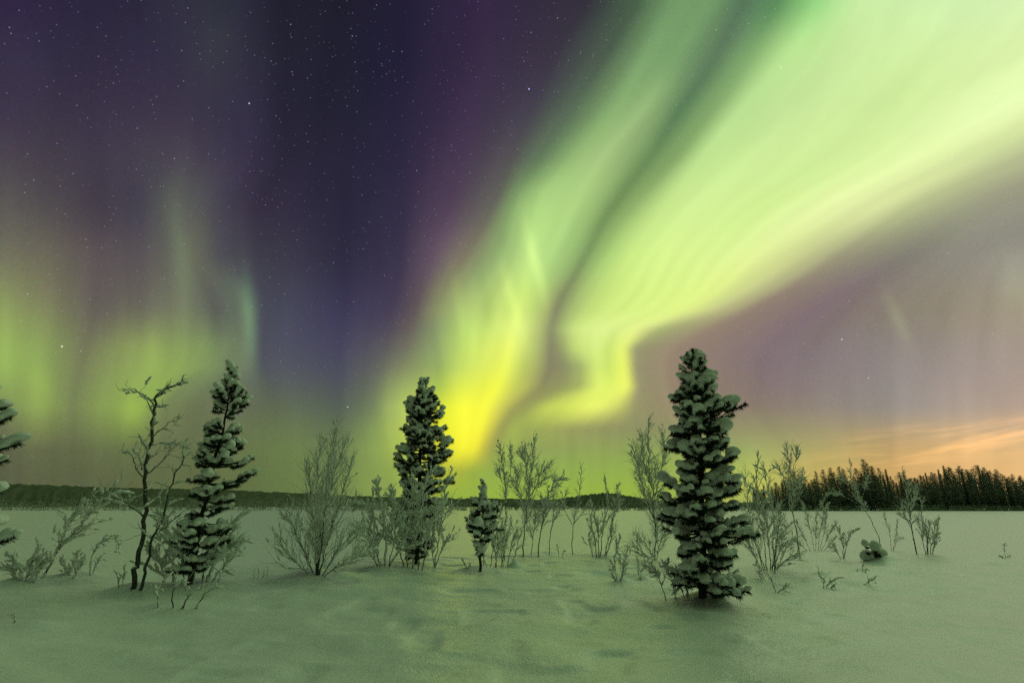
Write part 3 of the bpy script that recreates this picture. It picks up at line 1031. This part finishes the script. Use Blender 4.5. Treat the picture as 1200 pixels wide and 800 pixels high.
sapling('twig_tuft', 'twigs', 'few short upright twigs just left of the bare birch trunk', (142, 687),
        [[(140, 688), (138, 676), (135, 668)], [(143, 688), (145, 675), (147, 665)]], 36, .008, GT, dens=(6, 6, 5), len=.10, snow=.8)
sapling('willow_bush', 'bush', 'tangled snow-heaped willow bush wrapped round the leaning pine foot', (238, 680),
        [[(205, 684), (203, 650), (196, 620), (186, 600)], [(215, 686), (218, 650), (210, 622)], [(236, 682), (244, 650), (256, 620)], [(240, 682), (256, 655), (272, 640), (282, 636)],
         [(246, 681), (262, 664), (276, 650)], [(228, 683), (225, 655), (232, 630)], [(196, 686), (188, 660), (176, 640)], [(242, 682), (250, 662), (266, 625), (275, 610)]], 37, .011, GS,
        dens=(8, 8, 5), len=.32, snow=1.2, lump=2.2, up=.02, t0=.2)
sapling('bowed_twigs', 'twigs', 'crooked snow-tipped twigs bent to the right in front of the leaning pine', (215, 712),
        [[(228, 713), (238, 698), (252, 688), (258, 672), (250, 664)], [(213, 712), (220, 700), (230, 692), (240, 684)], [(187, 711), (184, 698), (181, 684)], [(205, 706), (202, 695), (208, 684), (216, 678)]], 38, .011, GT,
        dens=(2.2, 4, 5), len=.22, snow=1.0, lump=1.5, up=.0, t0=.3)
sapling('grass_stubs', 'twigs', 'faint cluster of short stubs in open snow left of the broom-shaped birch', (304, 678),
        [[(298, 678), (297, 667)], [(303, 679), (303, 666)], [(308, 678), (309, 668)], [(312, 677), (314, 666)]], 39, .005, GT, dens=(5, 5, 5), len=.06, snow=.3, mat_twig=M_RIME)
sapling('broom_birch', 'birch', 'broad broom-shaped birch with fine upswept rimed branches, left of the middle pine', (372, 673),
        [{'p': [(372, 674), (374, 640), (380, 590), (386, 545), (394, 502)], 'r': .03, 't0': .08},
         {'p': [(371, 674), (370, 630), (364, 580), (362, 545)], 'r': .018, 't0': .1},
         {'p': [(374, 674), (385, 630), (400, 580), (412, 540)], 'r': .018, 't0': .1},
         {'p': [(369, 674), (358, 650), (345, 620), (335, 605)], 'r': .014, 't0': .1},
         {'p': [(376, 674), (392, 650), (408, 630), (418, 620)], 'r': .014, 't0': .1},
         {'p': [(368, 674), (350, 662), (336, 648), (326, 628)], 'r': .011, 't0': .1},
         {'p': [(373, 674), (378, 620), (388, 570), (404, 520)], 'r': .016, 't0': .1},
         {'p': [(378, 674), (398, 662), (415, 655), (424, 645)], 'r': .011, 't0': .1},
         {'p': [(371, 674), (374, 620), (372, 560), (376, 520)], 'r': .016, 't0': .1}], 40, .02, GB, M_RIME,
        dens=(11, 7, 5), len=.50, snow=.35, lump=1.2, ang=(14, 36), up=.10, wig=.10, lenprof=[.7, 1, .5], depth=.3)
sapling('shrub', 'shrub', 'sprawling snow-clotted shrub leaning left between the broom birch and middle pine', (448, 662),
        [[(448, 665), (440, 645), (428, 630), (418, 618)], [(450, 665), (452, 630), (446, 590), (440, 565)], [(446, 665), (440, 640), (434, 610), (438, 580)], [(455, 665), (462, 630), (465, 600), (458, 575)],
         [(444, 665), (436, 652), (424, 648)], [(452, 665), (470, 640), (474, 600)], [(446, 630), (430, 592), (412, 590)]], 41, .012, GS,
        dens=(8, 8, 5), len=.32, snow=1.0, lump=1.8, up=.06)
sapling('birch_shrub', 'birch', 'rimed birch sapling with dark stems standing before the middle pine', (486, 666),
        [[(484, 667), (487, 630), (490, 600), (498, 570), (510, 550)], [(478, 666), (474, 630), (464, 600), (458, 580)], [(490, 667), (494, 630), (488, 590), (482, 560)], [(474, 666), (466, 640), (452, 625)], [(494, 666), (504, 620), (515, 590)],
         [(482, 667), (486, 640), (478, 600), (474, 572)]], 42, .014, GB, M_RIME,
        dens=(7, 7, 5), len=.42, snow=.8, lump=1.6, ang=(22, 50))
sapling('birch_shrub', 'birch', 'slim dark-stemmed birch sapling at the right flank of the middle pine', (509, 664),
        [[(509, 665), (513, 640), (517, 610), (521, 580), (528, 552)], [(509, 665), (506, 640), (500, 620)], [(515, 620), (524, 600), (532, 590)], [(510, 660), (519, 640), (530, 632)]], 43, .013, GB, M_RIME,
        dens=(7, 7, 5), len=.36, snow=.8, lump=1.6)
sapling('willow_bush', 'bush', 'thicket of slender upright willow stems right of the smallest pine', (578, 664),
        [[(566, 666), (568, 640), (572, 610), (570, 590)], [(574, 666), (578, 640), (584, 610), (580, 590)], [(580, 665), (584, 640), (590, 615)], [(587, 664), (592, 640), (600, 610)], [(572, 666), (564, 640), (560, 620)],
         [(594, 663), (599, 640), (606, 620)], [(583, 665), (578, 640), (570, 620)], [(599, 661), (606, 640), (612, 620)], [(590, 663), (588, 640), (594, 600)]], 44, .011, GS, M_RIME,
        dens=(8, 7, 5), len=.30, snow=.6, lump=1.5, ang=(15, 40))
sapling('birch_sapling', 'birch', 'narrow rimed birch sapling with a forked bushy top, left of its taller neighbour', (592, 656),
        [[(591, 658), (592, 620), (593, 590), (592, 560), (588, 540), (586, 522)], {'p': [(593, 575), (599, 545), (598, 522)], 'r': .011}, {'p': [(592, 570), (586, 560), (582, 545)], 'r': .009}], 45, .017, GB, M_RIME,
        dens=(9, 8, 5), len=.30, snow=.4, lump=1.3, t0=.4)
sapling('birch_sapling', 'birch', 'tallest rimed birch of the middle clump, bushy and pointed at the top', (613, 652),
        [[(612, 654), (615, 620), (618, 590), (622, 555), (627, 514)], {'p': [(617, 600), (608, 575), (606, 550)], 'r': .011}, {'p': [(618, 592), (630, 565), (640, 545)], 'r': .013}, {'p': [(620, 570), (616, 545), (612, 530)], 'r': .01}], 46, .021, GB, M_RIME,
        dens=(13, 9, 5), len=.46, snow=.4, lump=1.3, t0=.25)
sapling('birch_sapling', 'birch', 'right-leaning rimed birch with a drooping snowy head in the middle clump', (630, 652),
        [[(630, 653), (634, 620), (640, 590), (648, 568), (660, 560)], {'p': [(634, 620), (642, 600), (652, 585)], 'r': .012}, {'p': [(622, 652), (626, 620), (628, 600)], 'r': .012}], 47, .018, GB, M_RIME,
        dens=(9, 8, 5), len=.40, snow=.7, lump=1.5, up=.05)
sapling('birch_sapling', 'birch', 'thin forked birch with bare lower stem, next right of the drooping birch', (644, 649),
        [[(643, 650), (645, 625), (650, 608), (658, 592), (664, 575)], {'p': [(645, 625), (648, 605), (648, 585), (652, 565)], 'r': .01}], 48, .013, GB, M_RIME,
        dens=(7, 7, 5), len=.28, snow=.5, t0=.4)
sapling('birch_sapling', 'birch', 'solitary wispy birch like a Y with one long upright tip, middle right', (670, 649),
        [[(670, 650), (671, 630), (672, 612), (677, 590), (680, 565), (682, 544)], {'p': [(671, 614), (664, 602), (660, 590), (658, 575)], 'r': .011}, {'p': [(672, 614), (682, 602), (690, 590)], 'r': .011}], 49, .014, GB, M_RIME,
        dens=(7, 7, 5), len=.28, snow=.5, t0=.35)
sapling('shrub', 'shrub', 'upright V-shaped frosted shrub between the wispy birch and the slender birch', (704, 652),
        [[(703, 653), (706, 625), (712, 595), (709, 562)], [(699, 653), (696, 625), (691, 600)], [(707, 653), (716, 620), (722, 590), (724, 570)], [(702, 653), (700, 620), (694, 590)], [(710, 652), (716, 632), (718, 618)], [(696, 653), (692, 640), (690, 625)],
         {'p': [(712, 610), (722, 596), (728, 585)], 'r': .008}], 50, .015, GS, M_RIME,
        dens=(9, 8, 5), len=.30, snow=.6, lump=1.4, ang=(18, 40))
sapling('small_shrub', 'shrub', 'small low two-headed frosted shrub in front of the V-shaped shrub', (726, 678),
        [[(724, 679), (720, 665), (722, 645), (727, 628)], [(728, 679), (732, 660), (736, 640)], [(726, 679), (730, 668), (726, 655)], [(722, 678), (716, 668)]], 51, .008, GS, M_RIME,
        dens=(16, 10, 5), len=.17, snow=.8, lump=1.1)
sapling('small_shrub', 'shrub', 'tiny twisted twig bush between the two-headed shrub and tallest pine', (751, 679),
        [[(750, 680), (752, 670), (758, 658), (766, 650)], [(751, 680), (747, 668), (748, 655)]], 52, .007, GS, M_RIME,
        dens=(12, 9, 5), len=.16, snow=.8)
sapling('slender_birch', 'birch', 'tall slender rimed birch close behind the left side of the tallest pine', (769, 656),
        [[(768, 658), (768, 620), (764, 580), (760, 540), (760, 492)], {'p': [(767, 610), (756, 580), (748, 550), (742, 525)], 'r': .013}, {'p': [(765, 590), (772, 560), (778, 530), (776, 508)], 'r': .013},
         {'p': [(768, 656), (758, 640), (746, 624)], 'r': .012}, {'p': [(769, 656), (774, 635), (782, 620)], 'r': .012}, {'p': [(767, 656), (752, 646), (742, 640)], 'r': .01}, {'p': [(763, 570), (754, 540), (752, 510)], 'r': .01}], 53, .02, GB, M_RIME,
        dens=(12, 9, 5), len=.44, snow=.4, lump=1.3, t0=.15)
sapling('willow_bush', 'bush', 'thin tangle of snowy sprigs in the snow at the tallest pine foot', (812, 697),
        [[(792, 692), (786, 675), (778, 662)], [(802, 696), (796, 680), (790, 668)], [(834, 700), (842, 686), (850, 675)], [(846, 697), (856, 682), (862, 670)], [(808, 698), (802, 685), (794, 690)], [(838, 701), (846, 694), (856, 694)], [(780, 690), (772, 676), (764, 668)]], 54, .008, GS, M_RIME,
        dens=(11, 9, 5), len=.22, snow=.9, lump=1.3)
sapling('willow_bush', 'bush', 'many-stemmed rimed willow bush just right of the tallest pine', (902, 667),
        [[(900, 669), (896, 635), (890, 600), (886, 565), (888, 535)], [(904, 669), (906, 635), (906, 600), (900, 570), (894, 545)], [(898, 669), (888, 640), (880, 615)], [(906, 669), (914, 640), (924, 615)], [(902, 669), (902, 640), (898, 610), (894, 590)],
         [(908, 669), (920, 645), (930, 632)], [(894, 668), (884, 650), (876, 636)], [(904, 669), (912, 630), (914, 590)], [(896, 668), (884, 630), (876, 590), (874, 555)], [(906, 668), (922, 655), (936, 648)]], 55, .012, GS, M_RIME,
        dens=(7, 7, 5), len=.38, snow=.4, lump=1.4, ang=(18, 42), depth=.25)
sapling('willow_pole', 'twigs', 'single short bare stick with a snow cap in front of the many-stemmed willow', (908, 671),
        [[(908, 672), (908, 655), (909, 640)]], 56, .014, GT, dens=(5, 5, 5), len=.12, snow=1)
sapling('slender_birch', 'birch', 'dark-stemmed birch with a feathery plume top, right of the many-stemmed willow', (937, 654),
        [[(938, 655), (934, 630), (930, 605), (927, 575), (926, 550), (922, 522)], {'p': [(929, 600), (937, 575), (940, 555)], 'r': .012}, {'p': [(928, 580), (918, 560), (912, 545)], 'r': .011}, {'p': [(926, 560), (932, 540), (934, 526)], 'r': .009}], 57, .02, GB, M_RIME,
        dens=(10, 8, 5), len=.36, snow=.4, lump=1.3, t0=.42)
sapling('willow_bush', 'bush', 'wide low willow bush fanned out between the plumed birch and small shrub', (956, 645),
        [[(954, 646), (950, 620), (944, 600), (940, 588)], [(958, 646), (962, 620), (966, 600), (972, 590)], [(950, 646), (940, 625), (932, 610)], [(962, 646), (972, 625), (980, 612)], [(956, 646), (956, 620), (958, 596)], [(948, 646), (938, 638), (930, 632)], [(964, 646), (974, 636), (979, 630)], [(960, 646), (968, 610), (962, 590)]], 58, .011, GS, M_RIME,
        dens=(8, 8, 5), len=.34, snow=.6, lump=1.6, ang=(18, 42), depth=.25)
sapling('small_shrub', 'shrub', 'small branching frosted shrub left of the three-lobed snow lump', (988, 654),
        [[(988, 655), (988, 640), (984, 625), (980, 616)], [(989, 655), (992, 638), (998, 625), (1003, 620)], [(987, 655), (980, 646), (975, 638)]], 59, .010, GS, M_RIME,
        dens=(12, 9, 5), len=.20, snow=.8, lump=1.2)
sapling('leaning_birch', 'birch', 'birch leaning left with an arched side branch, rising behind the three-lobed snow lump', (1033, 642),
        [[(1034, 643), (1028, 625), (1020, 608), (1010, 592), (1002, 575), (997, 558), (997, 540)], {'p': [(1012, 596), (998, 586), (984, 580), (972, 578), (962, 592)], 'r': .014}, {'p': [(1008, 588), (1014, 572), (1016, 558)], 'r': .012}, {'p': [(1002, 576), (992, 566), (986, 556)], 'r': .01}], 60, .024, GB, M_RIME,
        dens=(8, 8, 5), len=.40, snow=.7, lump=1.5, t0=.4)
sapling('small_shrub', 'shrub', 'thin forked shrub just right of the left-leaning birch', (1045, 645),
        [[(1045, 646), (1043, 625), (1038, 610), (1036, 600)], [(1046, 646), (1050, 625), (1052, 608)], [(1045, 640), (1052, 632), (1058, 630)]], 61, .011, GS, M_RIME,
        dens=(8, 8, 5), len=.24, snow=.6, lump=1.2)
sapling('slender_birch', 'birch', 'upright knotty birch, the taller stem of the last pair on the right', (1075, 649),
        [[(1075, 650), (1069, 620), (1066, 600), (1064, 575), (1058, 550)], {'p': [(1067, 605), (1072, 585), (1073, 570)], 'r': .011}, {'p': [(1069, 620), (1060, 605), (1056, 590)], 'r': .01}], 62, .02, GB, M_RIME,
        dens=(10, 8, 5), len=.30, snow=.5, lump=1.3, t0=.3)
sapling('shrub', 'shrub', 'many-stemmed right-leaning shrub, the lower one of the last pair on the right', (1088, 649),
        [[(1084, 650), (1080, 625), (1074, 605)], [(1087, 650), (1086, 625), (1080, 600), (1082, 585)], [(1089, 650), (1093, 630), (1097, 610)], [(1091, 650), (1096, 635), (1100, 608)], [(1086, 650), (1088, 630), (1090, 612)]], 63, .012, GS, M_RIME,
        dens=(9, 8, 5), len=.28, snow=.5, lump=1.3, ang=(14, 36))

# twigs poking through the snow, each with its own sort of place
for (nm, lab, bp, st, sd) in [
    ('buried_twig', 'tiny lone twig farthest right in the open snow', (1178, 654), [[(1178, 655), (1177, 642), (1178, 637)], [(1178, 655), (1171, 650)], [(1178, 655), (1184, 651)]], 70),
    ('buried_twig', 'spreading dark twig in the snow right of the tallest pine, pointing right', (970, 688), [[(964, 687), (974, 682), (985, 676)], [(964, 688), (966, 680), (962, 677)], [(970, 686), (979, 684)]], 71),
    ('buried_twig', 'dark bent twig lying low just right of the tallest pine foot', (913, 694), [[(908, 694), (916, 690), (924, 686)], [(912, 694), (907, 688), (903, 678), (897, 672)], [(914, 693), (922, 692)]], 72),
    ('buried_twig', 'slanting twig with a snow cap below the short bare stick', (893, 678), [[(896, 679), (890, 668), (886, 658)], [(894, 679), (889, 672)]], 73),
    ('buried_twig', 'small sprout on a snow heap below the three-lobed snow lump', (1010, 669), [[(1009, 670), (1011, 662)], [(1009, 670), (1004, 668)], [(1010, 670), (1016, 667)]], 74),
    ('buried_twig', 'flat spray of twig tips right of the spreading dark twig', (1017, 684), [[(1010, 684), (1018, 681), (1024, 679)], [(1012, 685), (1022, 684)], [(1018, 681), (1017, 677)]], 75),
    ('buried_twig', 'twig tip with a hat of snow between plumed birch and spreading twig', (962, 672), [[(960, 673), (959, 665)], [(962, 673), (970, 671)]], 76),
    ('buried_twig', 'broken stick standing alone in the snow at the far left front', (17, 730), [[(17, 732), (17, 724), (17.5, 718)]], 77),
    ('buried_twig', 'short prickly sprig at the edge of the bank left of the Y-shaped birch', (657, 651), [[(655, 652), (654, 644), (652, 638)], [(658, 652), (661, 645)]], 78),
    ('buried_twig', 'twig stub sticking out left of the smallest pine foot', (547, 666), [[(549, 667), (545, 661), (541, 656)], [(548, 667), (551, 660)]], 79),
]:
    sapling(nm, 'twig', lab, bp, st, sd, .008, GT, dens=(7, 7, 5), len=.10, snow=.9, lump=1.0, up=.05)


def snow_lump():
    b = on_ground(1024, 654); D = b[1]
    t = thing('snow_lump', 'three-lobed lump of snow over a buried little pine, on the right', 'snow lump', b)
    rng = np.random.default_rng(90)
    s = MB(); c = MB()
    for x, y, w, h in ((1018, 652, 9, 9), (1025, 641, 6, 8), (1033, 651, 7, 8), (1014, 637, 4, 7), (1028, 647, 6, 7), (1038, 655, 6, 5)):
        k = D / FPX / 1.07
        blob(s, at(x, y, D + rng.normal(0, .08)), (1, .3, 0), w * k, w * k * .9, h * k, rng, ICO2, .14)
    for _ in range(5):
        x = rng.uniform(1012, 1036)
        p = at(x, rng.uniform(636, 652), D)
        q = p + np.array([rng.normal(0, .12), rng.normal(0, .1), rng.uniform(-.02, .12)])
        pine_shoot(np.array([p, (p + q) / 2, q]), rng, c, s, 1.0, 0)
    o = s.build('snow_cover', M_SNOW, t)
    rm = o.modifiers.new('merge', 'REMESH'); rm.mode = 'VOXEL'; rm.voxel_size = .025; rm.use_smooth_shade = True
    c.build('crown', M_NEEDLE, t)


snow_lump()
